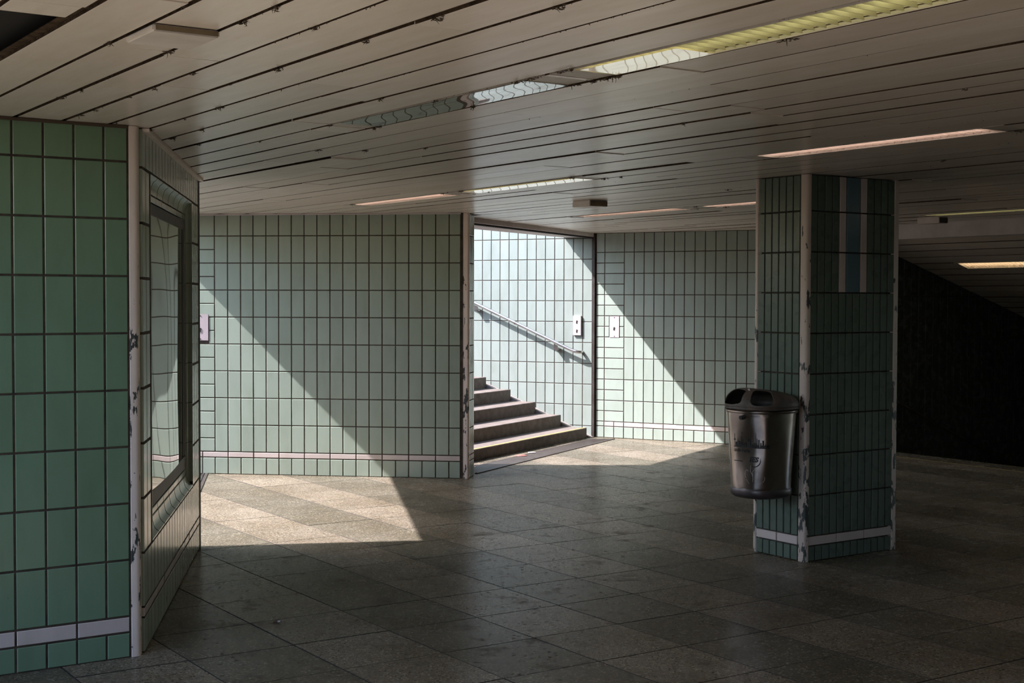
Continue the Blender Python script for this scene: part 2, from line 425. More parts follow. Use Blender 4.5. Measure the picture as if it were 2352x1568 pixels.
# masonry behind is opened for the showcase, so the backing is rebuilt as a frame
bpy.data.meshes.remove(W2.o.data); mb = MB()
SX0, SX1, SZ0, SZ1 = .300, 2.215, .452, 2.172
for q in ((.02, SX0, 0, H), (SX1, 2.628, 0, H), (SX0, SX1, 0, SZ0), (SX0, SX1, SZ1, H)): mb.quadbox(q[0], q[1], -.0031, .10, q[2], q[3])
me = mb.mesh('wall_showcase', 'grout')
o = link('wall_showcase', me); o.location = W2.A; o.rotation_euler = (0, 0, W2.rz); struct(o, 'tiled side wall holding the recessed showcase'); W2.o = o
z2 = mk_rows([0, .16, .205], (8, .2460), H)
c2 = [.010 + .1225 * i for i in range(22)]; c2[-1] = 2.622
grid(W2, c2, z2, skip=lambda x0, x1, z0, z1: abs(z0 - .16) < .01 or (x1 > SX0 + .02 and x0 < SX1 - .02 and z1 > SZ0 + .03 and z0 < SZ1 - .02), j=.011, jit=.0005, yj=.0001)
for i in range(0, 21, 2): W2.piece(c2[i], min(c2[min(i + 2, 21)], 2.622), .16, .205, 'tile_white', name='band_tile', j=.008)
# cove tiles that turn the wall face into the showcase recess
def cove_mesh(L, m='tile_pale', depth=.030, ht=.078):
    mb = MB(); n = 7; ring = []
    pr = [(0, .0), (.0, -.006)] + [(depth * math.sin(PI / 2 * i / n), -.010 - (ht - .012) * (1 - math.cos(PI / 2 * i / n))) for i in range(1, n + 1)] + [(depth + .012, -ht)]
    for x in (-L / 2, L / 2):
        ring.append([(x, y - .004, z) for y, z in pr] + [(x, .045, -ht), (x, .045, 0)])
    mb.loft(ring); return mb.mesh('cove_tile', m, True, 35)
mcv = cove_mesh(.1135)
ncol = int((SX1 - SX0) / .1215)
pitch = (SX1 - SX0) / 8
mcv = cove_mesh(pitch - .016)
for i in range(8):
    xc = SX0 + pitch * (i + .5)
    link('cove_tile', mcv, W2.o, (xc, 0, SZ1 - .002))
    link('cove_tile', mcv, W2.o, (xc, 0, SZ0 + .002), (0, PI, 0))
    W2.piece(xc - pitch / 2, xc + pitch / 2, 2.056, SZ1 - .08, j=.006, name='reveal_tile').location.y = .034
    W2.piece(xc - pitch / 2, xc + pitch / 2, SZ0 + .08, .568, j=.006, name='reveal_tile').location.y = .034
mcv = cove_mesh(.237)
for i in range(7):
    zc = SZ0 + .03 + (i + .5) * .24
    link('cove_tile', mcv, W2.o, (SX0 + .0, 0, zc), (0, -PI / 2, 0)); link('cove_tile', mcv, W2.o, (SX1, 0, zc), (0, PI / 2, 0))
W2.done()
# long wall between the two stairs
W3 = Wall('wall_back', (-2.849, 12.441), (-.433, 12.126), x0=-2.6, label='long pale green tiled wall between the two stairs')
z3 = mk_rows([0, .1515, .2035], (8, .2435), H)
j3 = [.164, .2863, .4075, .5245, .6435, .7605, .8785, .9965, 1.1145, 1.2335, 1.3515, 1.471, 1.590, 1.709, 1.8305, 1.950, 2.0705, 2.192, 2.313, 2.416]
isband = lambda z0: abs(z0 - .1515) < .01
grid(W3, j3, z3, skip=lambda x0, x1, z0, z1: isband(z0))
half = lambda zs: [zs[0]] + [q for i in range(len(zs) - 2) for q in ((zs[i] + zs[i + 1]) / 2, zs[i + 1])] + [zs[-1]]
for z0, z1 in zip(half(z3[2:])[:-1], half(z3[2:])[1:]):
    if 1.19 < (z0 + z1) / 2 < 1.45: W3.piece(.108, .164, z0, z1)
    else: W3.piece(-.078, .164, z0, z1)
    if z0 < z3[-2] - .01 or True: W3.piece(-.20, -.078, z0, z1)
grid(W3, [-.20, -.078, .046, .164], [0, .1515])
for x0, x1 in ((-.20, .046), (.046, .2863), (.2863, .5245), (.5245, .7605), (.7605, .9965), (.9965, 1.2335), (1.2335, 1.471), (1.471, 1.709), (1.709, 1.950), (1.950, 2.192), (2.192, 2.416)):
    W3.piece(x0, x1, .1515, .2035, 'tile_white', name='band_tile')
grid(W3, [-2.6 + .12 * i for i in range(21)], z3, stuff=lambda a, b: True)
W3.done()
# short return of that wall
W4 = Wall('wall_return', (-.384, 12.150), (-.345, 12.399), thick=.05, label='narrow tiled return beside the stair opening')
grid(W4, [.02, .10, .175, .25], [z - .002 for z in z3[:-1]] + [H], skip=lambda x0, x1, z0, z1: False)
W4.done()
# wall along the stairs, sunlit
WA = Vector((.944, 15.845, 0)); WD = Vector((2.647 - .944, 14.944 - 15.845, 0)).normalized()
W5 = Wall('wall_stair', tuple((WA - WD * 7).xy), tuple((WA - WD * .012).xy), z1=3.0, label='sunlit tiled wall beside the right hand stairs')
c5 = [7 - .0195 - .1209 * i for i in range(0, 57)][::-1]
grid(W5, c5, [0] + [.125 + .2408 * i for i in range(12)] + [3.0], lambda i, k: 'tile_frost', stuff=lambda x0, x1: x1 < 7 - 2.3, j=.0085)
W5.done()
# far right wall, continuing in the same plane
W6 = Wall('wall_far', tuple((WA + WD * .018).xy), (3.389, 14.56), label='far tiled wall right of the stairs, crossed by a slanting shadow')
z6 = mk_rows([0, .132, .1874], (8, .2424), H)
j6 = [.360 + .1212 * i for i in range(20)]; j6[-1] = min(j6[-1], W6.L - .01)
grid(W6, j6, z6, lambda i, k: 'tile_far', skip=lambda x0, x1, z0, z1: abs(z0 - .132) < .01)
h6 = half(z6[2:])
for z0, z1 in zip(h6[:-1], h6[1:]):
    W6.piece(.012, .117, z0, z1, 'tile_far')
    if 1.16 < (z0 + z1) / 2 < 1.39: W6.piece(.117, .178, z0, z1, 'tile_far'); W6.piece(.302, .360, z0, z1, 'tile_far')
    else: W6.piece(.117, .360, z0, z1, 'tile_far')
W6.piece(.012, .117, .132, .1874, 'tile_far'); W6.piece(.012, .117, 0, .132, 'tile_far'); grid(W6, [.117, .2388, .360], [0, .132], lambda i, k: 'tile_far')
for i, x0 in enumerate([.117, .2388] + [.360 + .2424 * i for i in range(10)]):
    W6.piece(x0, min(([.2388, .360] + [.6024 + .2424 * q for q in range(10)])[i], W6.L - .01), .132, .1874, 'tile_white', name='band_tile')
W6.done()
# dark wall down the lower stairs on the right
S7 = Vector((3.389, 14.56, 0))
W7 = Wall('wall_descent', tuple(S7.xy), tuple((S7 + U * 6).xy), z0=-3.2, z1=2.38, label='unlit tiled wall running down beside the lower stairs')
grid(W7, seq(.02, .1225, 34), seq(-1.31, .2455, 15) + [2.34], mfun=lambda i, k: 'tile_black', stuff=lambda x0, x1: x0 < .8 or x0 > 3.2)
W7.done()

# corner trims ------------------------------------------------------
def round_corner(P, d0, d1, wd0, wd1, r, n=5):
    "plan outline of a painted corner profile: P the corner, d0/d1 unit vectors leading away along both walls"
    P = Vector((*P, 0)); o = []
    a = P + d0 * wd0; b = P + d1 * wd1
    o.append(a)
    for i in range(n + 1):
        t = i / n; p = (P + d0 * r) * (1 - t) ** 2 + P * 2 * t * (1 - t) + (P + d1 * r) * t ** 2; o.append(p)
    o.append(b)
    return o
def trim(name, P, d0, d1, wd0, wd1, r, parent, inward=.03, z0=0, z1=H):
    o = round_corner(P, d0, d1, wd0, wd1, r); inn = (d0 + d1).normalized() * inward
    pol = [tuple(p.xy) for p in o] + [tuple((p + inn).xy) for p in (o[-1], o[len(o) // 2], o[0])]
    mb = MB(); mb.prism(pol, z0, z1)
    t = obj(name, mb, 'trim', None); struct(t)
    return t
V3 = lambda a: Vector((math.cos(math.radians(a)), math.sin(math.radians(a)), 0))
trim('trim_1', (-1.651, 6.072), -U, V3(97.5), .036, .050, .020, None)['label'] = 'flaking cream corner strip of the near left wall'
trim('trim_2', (-.381, 12.121), V3(172.6), V3(82), .052, .040, .018, None)['label'] = 'flaking cream corner strip right of the long wall'
mb = MB(); mb.prism([tuple((WA - WD * .012).xy), tuple((WA + WD * .018).xy), tuple((WA + WD * .018 + Vector((-.0115, -.022, 0))).xy), tuple((WA - WD * .012 + Vector((-.0115, -.022, 0))).xy)], 0, H)
struct(obj('trim_3', mb, 'dark_metal'), 'dark upright profile in the corner of the stair opening')
mb = MB(); q = V3(-82.5)
mb.prism([(-1.993 - .06, 8.728), (-1.988, 8.722), (-1.985, 8.742), (-2.05, 8.765)], 0, H)
struct(obj('trim_4', mb, 'dark_metal'), 'dark end profile of the showcase wall')
# ceiling edge angles
box('edge_angle', .03, 2.66, -.034, .0, 2.333, 2.347, 'trim', W2.o)
box('edge_angle', -.4, 2.42, -.03, .0, 2.336, 2.347, 'plaster', W3.o)
box('edge_angle', -2.0, .49, -.012, .0, 2.334, 2.347, 'dirt', W1.o)
# dark steel angle along the right opening, under the ceiling
def bar_between(name, A, B, wd, z0, z1, m, parent=None):
    A = Vector((*A, 0)); B = Vector((*B, 0)); d = (B - A).normalized(); n = Vector((-d.y, d.x, 0)) * wd
    mb = MB(); mb.prism([tuple(A.xy), tuple(B.xy), tuple((B + n).xy), tuple((A + n).xy)], z0, z1)
    return obj(name, mb, m, parent)
struct(bar_between('trim_5', (-.46, 12.75), (.935, 15.85), .05, 2.290, H, 'void'), 'dark steel angle over the stair opening')

# ================================================================== ceiling slats
P0, PITCH = 1.091, .2003
STOP = [(.80, 16.6), (-.86, 13.0), (-.40, 12.3), (-2.0, 12.42), (-3.15, 12.52), (-2.72, 9.0), (-2.35, 8.75), (-2.25, 8.70), (-1.86, 6.16), (-3.95, 4.80), (-2.0, 4.25), (-2.0, 3.3), (-1.4, 3.25), (-1.4, -4.7), (-8.6, -4.7)]
def start_a(b):
    best = -15.0
    for (x0, y0), (x1, y1) in zip(STOP[:-1], STOP[1:]):
        a0, b0 = Vector((x0, y0, 0)).dot(V), Vector((x0, y0, 0)).dot(U); a1, b1 = Vector((x1, y1, 0)).dot(V), Vector((x1, y1, 0)).dot(U)
        if (b0 - b) * (b1 - b) <= 0 and abs(b1 - b0) > 1e-6:
            best = max(best, a0 + (a1 - a0) * (b - b0) / (b1 - b0))
    return best
def end_a(b):
    # towards the right side wall
    return min((8.8 - b * U.x) / V.x, 1.5)
LAMPS = {8: [(-5.35, -3.95, 'off'), (-3.68, -2.22, 'yellow')],
         20: [(-9.96, -8.57, 'pink'), (-8.31, -6.95, 'faint'), (-5.32, -3.90, 'pink'), (-3.50, -2.1, 'pink')],
         32: [(-10.15, -8.78, 'pink'), (-8.46, -7.05, 'pink')],
         44: [(-8.19, -6.8, 'yellow')]}
HOLES = {-1: [(-5.3, -3.775)]}
def slat_mesh(L, wd, th=.022, ch=.0016):
    y = wd / 2
    pr = [(-y, th), (-y, ch), (-y + ch * .35, ch * .35), (-y + ch, 0), (y - ch, 0), (y - ch * .35, ch * .35), (y, ch), (y, th)]
    mb = MB(); mb.loft([[(0, p[0], p[1]) for p in pr], [(L, p[0], p[1]) for p in pr]])
    me = mb.mesh('slat', 'slat'); me.materials.append(M['gap'])
    for i in (0, 1, 5, 6, 7): me.polygons[i].material_index = 1  # slat flanks coloured dark, grime and gap shade together
    return me
SROT = math.atan2(V.y, V.x)
for k in range(-22, 50):
    b = P0 + PITCH * (k + .5)
    lo = max(start_a(b - .1), start_a(b), start_a(b + .1)); hi = end_a(b)
    if hi - lo < .1: continue
    cuts = [lo]; x = lo + R_.uniform(1.2, 3.6)
    while x < hi - .6: cuts.append(x); x += R_.choice((2.4, 3.0, 3.6, 4.2))
    cuts.append(hi)
    segs = list(zip(cuts[:-1], cuts[1:]))
    for (l0, l1) in [(q[0] - .12, q[1] + .12) for q in LAMPS.get(k, [])] + HOLES.get(k, []):
        ns = []
        for s0, s1 in segs:
            if l1 <= s0 or l0 >= s1: ns.append((s0, s1)); continue
            if l0 - s0 > .02: ns.append((s0, l0))
            if s1 - l1 > .02: ns.append((l1, s1))
        segs = ns
    for s0, s1 in segs:
        wd = PITCH - R_.choice((.011, .013, .015, .018, .021))
        L = s1 - s0 - R_.uniform(.001, .005)
        off = AB(s0, b + R_.uniform(-.002, .002), H + R_.uniform(0, .0016))
        link('slat', slat_mesh(L, wd), ceil, off, (R_.gauss(0, .0028), R_.gauss(0, .0009), SROT + R_.gauss(0, .0006)))

gp = MB()  # dirty brown strips, coloured dark to stand for the shade in the gaps
for k in range(-21, 51):
    b = P0 + PITCH * k; lo = max(start_a(b - .02), start_a(b + .02)); hi = end_a(b)
    if hi - lo < .1: continue
    q = [AB(lo, b - .016), AB(hi, b - .016), AB(hi, b + .016), AB(lo, b + .016)]
    gp.prism([tuple(p.xy) for p in q], H + .010, H + .0125)
obj('gap_shade_strip', gp, 'gap', ceil, fix=False, kind='stuff')
# ================================================================== more materials
M['steel'] = dirty('brushed_steel', (.50, .45, .42), (.33, .29, .26), .25, 7, spec=.5, bump=.06, metal=1.0)
M['rail'] = mat('polished_rail', (.62, .60, .60), .22, 1.0)
M['hood'] = dirty('weathered_hood', (.13, .10, .08), (.06, .05, .042), .5, 12, spec=.4)
M['base_ring'] = dirty('dark_ring', (.12, .10, .10), (.07, .06, .06), .4, 9, spec=.5, metal=.6)
M['ink'] = mat('black_print', (.012, .012, .012), .6)
M['scratch'] = mat('scratch', (.60, .57, .54), .6, 0)
M['plate'] = dirty('painted_plate', (.52, .45, .46), (.44, .38, .385), .5, 6, spec=.4, bump=.05)
M['lampwhite'] = dirty('lamp_tray', (.66, .62, .56), (.50, .46, .40), .45, 6, spec=.4, bump=.05)
M['boxwhite'] = dirty('box_plastic', (.80, .76, .72), (.66, .62, .57), .5, 5, spec=.4, bump=.05)
M['boxbrown'] = dirty('faded_pane', (.27, .21, .13), (.18, .14, .09), .4, 9, spec=.5, bump=.05)
M['boxdark'] = mat('dark_pane', (.045, .05, .045), .4)
M['fin_y'] = mat('yellowed_louvre', (.66, .64, .44), .45)
M['fin_p'] = mat('pale_louvre', (.66, .57, .52), .45)
M['yellow_line'] = dirty('yellow_marking', (.42, .31, .08), (.26, .20, .09), .7, 26, spec=.3)
M['smoke'] = mat('dark_backing', (.02, .02, .02), .8)
def pane_mat(name, base, ior):
    m = mat(name, base, .03, 0, .5); b = m.node_tree.nodes['Principled BSDF']
    b.inputs['IOR'].default_value = ior; b.inputs['Coat Weight'].default_value = 1.0; b.inputs['Coat Roughness'].default_value = .02; b.inputs['Coat IOR'].default_value = 1.6
    return m
M['pane'] = pane_mat('scuffed_acrylic', (.05, .055, .05), 2.2)
M['cover'] = pane_mat('lamp_acrylic', (.24, .225, .20), 1.55); M['cover'].node_tree.nodes['Principled BSDF'].inputs['Coat Weight'].default_value = .45
def emit(name, col, s):
    m = mat(name, (.8, .8, .8), .4); b = m.node_tree.nodes['Principled BSDF']
    b.inputs['Emission Color'].default_value = (*col, 1); b.inputs['Emission Strength'].default_value = s
    return m
m = M['lens_lit'] = pane_mat('backlit_lens', (.42, .36, .28), 1.5); b = m.node_tree.nodes['Principled BSDF']
b.inputs['Coat Weight'].default_value = .15; b.inputs['Emission Color'].default_value = (1, .84, .62, 1); b.inputs['Emission Strength'].default_value = .16
M['tube_yellow'] = emit('tube_yellow', (1.0, .94, .60), 3.6)
M['tube_pink'] = emit('tube_pink', (1.0, .80, .70), 8.0)
M['tube_faint'] = emit('tube_faint', (1.0, .94, .58), 2.0)
M['tube_warm'] = emit('tube_warm', (1.0, .82, .50), 9.0)
M['tube_off'] = mat('dead_tube', (.6, .6, .58), .3)

# ================================================================== pillar
FP = Vector((1.779, 8.294, 0))
pil = empty('pillar', FP, YAW); tag(pil, 'square tiled pillar with flaking cream corners carrying a litter bin', 'pillar')
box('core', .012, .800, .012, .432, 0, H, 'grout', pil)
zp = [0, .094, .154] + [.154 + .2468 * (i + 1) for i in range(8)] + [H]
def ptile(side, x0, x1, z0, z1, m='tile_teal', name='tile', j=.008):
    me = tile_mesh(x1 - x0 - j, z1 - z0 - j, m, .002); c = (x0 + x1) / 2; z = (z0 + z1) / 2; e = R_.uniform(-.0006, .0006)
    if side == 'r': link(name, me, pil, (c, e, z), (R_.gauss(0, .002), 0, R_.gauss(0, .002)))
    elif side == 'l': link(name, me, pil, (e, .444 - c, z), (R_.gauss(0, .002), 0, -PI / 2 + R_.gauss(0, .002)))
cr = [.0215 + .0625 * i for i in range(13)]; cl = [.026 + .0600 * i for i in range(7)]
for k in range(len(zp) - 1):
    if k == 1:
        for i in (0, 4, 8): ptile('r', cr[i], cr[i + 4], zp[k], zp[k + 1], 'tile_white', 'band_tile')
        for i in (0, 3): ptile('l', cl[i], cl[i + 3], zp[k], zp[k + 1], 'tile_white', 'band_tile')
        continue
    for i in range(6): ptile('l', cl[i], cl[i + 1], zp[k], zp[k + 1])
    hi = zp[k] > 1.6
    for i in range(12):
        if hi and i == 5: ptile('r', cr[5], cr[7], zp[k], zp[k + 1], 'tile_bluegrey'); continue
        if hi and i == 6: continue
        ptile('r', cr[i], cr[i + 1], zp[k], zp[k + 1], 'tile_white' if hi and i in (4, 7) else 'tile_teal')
hid = MB()
for k in range(len(zp) - 1):
    for i in range(12): hid.tile(-cr[i + 1] + .004, -cr[i] - .004, zp[k] + .004, zp[k + 1] - .004)
o = obj('tiling', hid, 'tile_teal', pil, fix=False, kind='stuff'); o.location = (0, .444, 0); o.rotation_euler = (0, 0, PI)
hid = MB()
for k in range(len(zp) - 1):
    for i in range(6): hid.tile(cl[i] + .004, cl[i + 1] - .004, zp[k] + .004, zp[k + 1] - .004)
o = obj('tiling', hid, 'tile_teal', pil, fix=False, kind='stuff'); o.location = (.812, .0, 0); o.rotation_euler = (0, 0, PI / 2)
ex, ey = Vector((1, 0, 0)), Vector((0, 1, 0))
for (px, py, d0, d1, w0, w1) in ((-.006, -.006, ex, ey, .030, .056), (-.006, .450, -ey, ex, .030, .03), (.818, -.006, ey, -ex, .03, .046), (.818, .450, -ex, -ey, .03, .03)):
    o = round_corner((px, py), d0, d1, w0, w1, .022); inn = (d0 + d1).normalized() * .03
    mb = MB(); mb.prism([tuple(q.xy) for q in o] + [tuple((q + inn).xy) for q in (o[-1], o[len(o) // 2], o[0])], 0, H)
    obj('corner_trim', mb, 'trim_worn', pil, True, 40)

# ================================================================== litter bin on the pillar
BR = YAW + PI / 2
binp = Vector((1.5165, 8.327, .40))
lb = empty('litter_bin', binp, BR); tag(lb, 'dented steel litter bin with dark hood fixed to the tiled pillar', 'bin')
def sect(a, z, y0=-.185, n=2.7, cnt=112, sy=1.0):
    pts = []
    for i in range(cnt):
        t = 2 * PI * i / cnt; s, c = math.sin(t), math.cos(t)
        x = a * math.copysign(abs(s) ** (2 / n), s); y = a * sy * math.copysign(abs(c) ** (2 / n), c)
        pts.append(Vector((x, max(y, y0), z)))
    return pts
def dent(p):
    # knocks in the sheet: one broad hollow over the print, one fold on the camera side
    ph = math.degrees(math.atan2(-p.x, p.y)); z = p.z
    d = .009 * math.exp(-((ph - 28) / 22) ** 2 - ((z - .33) / .14) ** 2) - .009 * math.exp(-((ph - 55) / 8) ** 2 - ((z - .32) / .2) ** 2)
    d += .004 * math.exp(-((ph + 8) / 12) ** 2 - ((z - .15) / .10) ** 2) + .003 * math.sin(ph * .11) * math.exp(-((z - .2) / .2) ** 2)
    n = Vector((p.x, p.y, 0)).normalized(); return p - n * d
def body_r(z): return .166 + (.190 - .166) * (z - .055) / (.52 - .055)
mb = MB(); rings = []
for i in range(61):
    z = .055 + (.52 - .055) * i / 60; rings.append([dent(p) if .06 < z < .5 else p for p in sect(body_r(z), z)])
rings += [sect(.186, .524), sect(.180, .515)]
mb.loft(rings, True, False); obj('body', mb, 'steel', lb, True, 45)
mb = MB(); mb.loft([sect(.150, .0), sect(.160, .008), sect(.1685, .020), sect(.1690, .050), sect(.1655, .056)]); obj('base_ring', mb, 'base_ring', lb, True, 45)
mb = MB(); mb.loft([sect(.1945, .512), sect(.1975, .516), sect(.1975, .526), sect(.1935, .530)]); obj('rim', mb, 'steel', lb, True, 40)
# hood: shell with two mouths either side of a front rib
cnt, hr = 360, 84
def hoodp(i, j):
    if j < 4: rr, zz = 1.0 - .006 * (j == 0), .006 * j
    else:
        th = (j - 4) / (hr - 4) * PI / 2; rr = max(math.cos(th), 0) ** .52; zz = .018 + .105 * math.sin(th) ** .92
    p = sect(.198 * rr, 0, -.185 * min(1, rr + .06), 2.7, cnt)[i]
    k = .62 + .38 * min(1, max(0, (p.y + .19) / .30))
    return Vector((p.x, p.y, .534 + min(zz, .018) + max(0, zz - .018) * k))
def in_mouth(i, j):
    ph = 360 * (i + .5) / cnt; ph = -(ph - 360 if ph > 180 else ph)       # degrees towards the camera side
    t = (j - 4 + .5) / (hr - 4)
    for c in (14 + 33, 14 - 33):
        u = (ph - c) / 24.5; v = (t - .385) / .335
        if abs(u) ** 4 + abs(v) ** 4 < 1: return True
    return False
mb = MB()
for j in range(hr + 1): mb.v += [tuple(hoodp(i, j)) for i in range(cnt)]
for j in range(hr):
    for i in range(cnt):
        if j >= 4 and in_mouth(i, j): continue
        a = j * cnt + i; b = j * cnt + (i + 1) % cnt; mb.f.append((a, b, b + cnt, a + cnt))
o = obj('hood', mb, 'hood', lb, True, 50, fix=False)
md = o.modifiers.new('thick', 'SOLIDIFY'); md.thickness = .006; md.offset = -1
mb = MB(); mb.loft([sect(.172, .36), sect(.172, .548)], True, False); obj('liner', mb, 'soot', lb, fix=False)
mb = MB(); mb.tube([(-.032, .176, .488), (-.0345, .199, .488), (-.0355, .207, .488)], .0135, 16, True, [.0135, .0135, .012]); obj('lock', mb, 'soot', lb, True, 40)
box('mount', -.06, .06, -.202, -.17, .12, .46, 'dark_metal', lb)
mb = MB(); mb.quadbox(-.006, .006, -.001, .001, 0, .03); o = obj('sticker_scrap', mb, 'plaster', lb); o.location = (-.045, .135, .632); o.rotation_euler = (-.35, .3, .2)
def wrap(u, z, off=.0024):
    "point on the bin skin: u is the arc from the front centre towards the camera side"
    a = body_r(z); n = 2.7; ph = u / .185
    s, c = math.sin(ph), math.cos(ph); r = a / ((abs(s) ** n + abs(c) ** n) ** (1 / n))
    p = dent(Vector((-s * r, c * r, z))); q = Vector((p.x, p.y, 0)).normalized() * off
    return p + q
def printed(name, polys, m='ink', dx=.008):
    mb = MB()
    for poly in polys:     # each polygon is a thin quad strip so that it follows the curve
        (x0, z0), (x1, z1), (x2, z2), (x3, z3) = poly
        n = max(1, int(abs(x1 - x0) / dx)); k = len(mb.v)
        for i in range(n + 1):
            t = i / n
            mb.v += [tuple(wrap(x0 + (x1 - x0) * t, z0 + (z1 - z0) * t)), tuple(wrap(x3 + (x2 - x3) * t, z3 + (z2 - z3) * t))]
        mb.f += [(k + 2 * i, k + 2 * i + 2, k + 2 * i + 3, k + 2 * i + 1) for i in range(n)]
    return obj(name, mb, m, lb, fix=False)
def rect(x0, x1, z0, z1, s=0): return [(x0, z0), (x1, z0), (x1 - s, z1), (x0 + s, z1)]
zb = .312; sky_p = [rect(-.045, .195, zb - .005, zb)]
sky_p += [rect(-.040, -.037, zb, zb + .075), rect(-.044, -.033, zb + .036, zb + .043), rect(-.042, -.035, zb + .043, zb + .049, .003)]
for x0, x1, h, s in ((-.030, -.020, .026, 0), (-.018, -.012, .042, .002), (-.010, .002, .030, 0), (.004, .010, .018, 0), (.012, .016, .064, .001), (.019, .023, .078, .0018), (.026, .029, .062, .001),
                     (.032, .040, .022, .002), (.041, .052, .027, .004), (.058, .066, .047, 0), (.069, .073, .052, 0), (.076, .082, .050, 0), (.058, .082, .034, 0), (.088, .100, .018, .003), (.103, .112, .026, 0), (.115, .119, .088, .0016), (.121, .127, .055, .002),
                     (.130, .138, .048, .001), (.141, .150, .030, .002), (.153, .163, .044, 0), (.166, .176, .026, .003), (.178, .190, .018, 0)):
    sky_p.append(rect(x0, x1, zb, zb + h, s))
sky_p += [rect(.0195, .0225, zb + .078, zb + .092, .0014)]
for i in range(26):
    x = -.042 + .23 * R_.random(); sky_p.append([(x, zb + .002), (x + .012, zb + .002), (x + .013, zb + .004 + .012 * R_.random()), (x + .002, zb + .012 * R_.random() + .004)])
printed('skyline_print', sky_p)
def wraptext(name, txt, u0, z0, size, m='ink', shear=0.0, bold=0.0):
    cu = bpy.data.curves.new(name, 'FONT'); cu.body = txt; cu.size = size; cu.shear = shear; cu.offset = bold; cu.resolution_u = 3
    t = bpy.data.objects.new(name, cu); C.objects.link(t)
    dg = bpy.context.evaluated_depsgraph_get(); me = bpy.data.meshes.new_from_object(t.evaluated_get(dg))
    bpy.data.objects.remove(t)
    for v in me.vertices: v.co = wrap(u0 + v.co.x, z0 + v.co.y)
    me.materials.clear(); me.materials.append(M[m]); return link(name, me, lb)
wraptext('slogan_print', '/d für S-e.de', -.047, .280, .024, shear=.15, bold=.0006)
wraptext('logo_letters', 'FES', .072, .226, .040, shear=.28, bold=.0016)
arc = []
for i in range(26):
    t0, t1 = [math.radians(-125 + 150 * q / 26) for q in (i, i + 1)]; wd = .0055 * math.sin(PI * (i + .5) / 26) + .0008
    cx, cz, r = .108, .232, .038
    arc.append([(cx + r * math.cos(t0), cz + r * math.sin(t0)), (cx + r * math.cos(t1), cz + r * math.sin(t1)), (cx + (r - wd) * math.cos(t1), cz + (r - wd) * math.sin(t1)), (cx + (r - wd) * math.cos(t0), cz + (r - wd) * math.sin(t0))])
printed('logo_ring', arc)
printed('fine_print', [rect(-.050 + .012 * i, -.042 + .012 * i, .222, .226) for i in range(6)])
scr = []
def scrawl(pts, wd=.0016):
    for (x0, z0), (x1, z1) in zip(pts[:-1], pts[1:]):
        d = Vector((x1 - x0, z1 - z0)); n = Vector((-d.y, d.x)).normalized() * wd if d.length > 0 else Vector((0, wd))
        scr.append([(x0, z0), (x1, z1), (x1 + n.x, z1 + n.y), (x0 + n.x, z0 + n.y)])
arcp = lambda cx, cz, r, a0, a1, n=12, sy=1: [(cx + r * math.cos(math.radians(a0 + (a1 - a0) * i / n)), cz + sy * r * math.sin(math.radians(a0 + (a1 - a0) * i / n))) for i in range(n + 1)]
scrawl(arcp(.055, .150, .016, 40, 250, 10, 1.6)); scrawl([(.050, .118), (.072, .092)])
scrawl(arcp(.115, .150, .020, 200, -120, 14, 1.5)); scrawl([(.098, .155), (.096, .105)]); scrawl(arcp(.150, .130, .02, -160, 20, 9, 1.3)); scrawl([(.085, .205), (.080, .17), (.092, .15)])
printed('scratched_tag', scr, 'scratch')

# ================================================================== ceiling lamps
FINS = {}
def fin_mesh(m):
    if m not in FINS:
        mb = MB(); mb.loft([[(-.0012, -.088, .004), (.0012, -.088, .004), (.0022, -.088, .040), (-.0022, -.088, .040)], [(-.0012, .088, .004), (.0012, .088, .004), (.0022, .088, .040), (-.0022, .088, .040)]])
        FINS[m] = mb.mesh('louvre_fin', m)
    return FINS[m]
def pane_wave(x0, x1, y0, y1, z, amp, m, name, parent, nx=60, ny=8, ph=0.0):
    mb = MB()
    for i in range(nx + 1):
        for j in range(ny + 1):
            x = x0 + (x1 - x0) * i / nx; y = y0 + (y1 - y0) * j / ny
            mb.v.append((x, y, z + amp * (math.sin(x * 9 + ph) * .6 + math.sin(x * 17 + y * 30 + ph) * .25 + math.cos(y * 32) * .5)))
    mb.f = [(i * (ny + 1) + j, i * (ny + 1) + j + 1, (i + 1) * (ny + 1) + j + 1, (i + 1) * (ny + 1) + j) for i in range(nx) for j in range(ny)]
    return obj(name, mb, m, parent, True, fix=False)
def lamp(a0, a1, k, kind, label, fins=True, rot=None, loc=None, group='strip lamps in the slatted ceiling'):
    L = a1 - a0; wd = .094
    o = empty('ceiling_lamp', loc or AB(a0, P0 + PITCH * (k + .5), H)); o.rotation_euler = rot or (0, 0, SROT); tag(o, label, 'lamp', group)
    mb = MB()
    mb.quadbox(0, L, -wd, -wd + .004, 0, .056); mb.quadbox(0, L, wd - .004, wd, 0, .056); mb.quadbox(0, L, -wd, wd, .052, .056)
    mb.quadbox(0, .004, -wd, wd, 0, .056); mb.quadbox(L - .004, L, -wd, wd, 0, .056)
    obj('tray', mb, 'lampwhite', o)
    mb = MB(); mb.tube([(.02, 0, .046), (L - .02, 0, .046)], .011, 10); obj('tube', mb, 'tube_' + {'yellow': 'yellow', 'pink': 'pink', 'faint': 'faint', 'off': 'off', 'warm': 'warm'}[kind], o, True, 40)
    fm = 'fin_p' if kind in ('pink', 'warm') else 'fin_y'
    mb = MB()
    for s in (-1, 1): mb.loft([[(x, s * .092, .003), (x, s * .089, .003), (x, s * .070, .042), (x, s * .074, .042)] for x in (.006, L - .006)])
    obj('side_reflector', mb, fm, o)
    if fins:
        n = int(L / .045)
        for i in range(1, n): link('louvre_fin', fin_mesh(fm), o, (L * i / n, 0, 0))
    for x0, x1 in ((-.115, -.004), (L + .004, L + .115)):
        b = box('end_plate', x0, x1, -.092, .092, .002, .012, 'lampwhite', o)
    return o
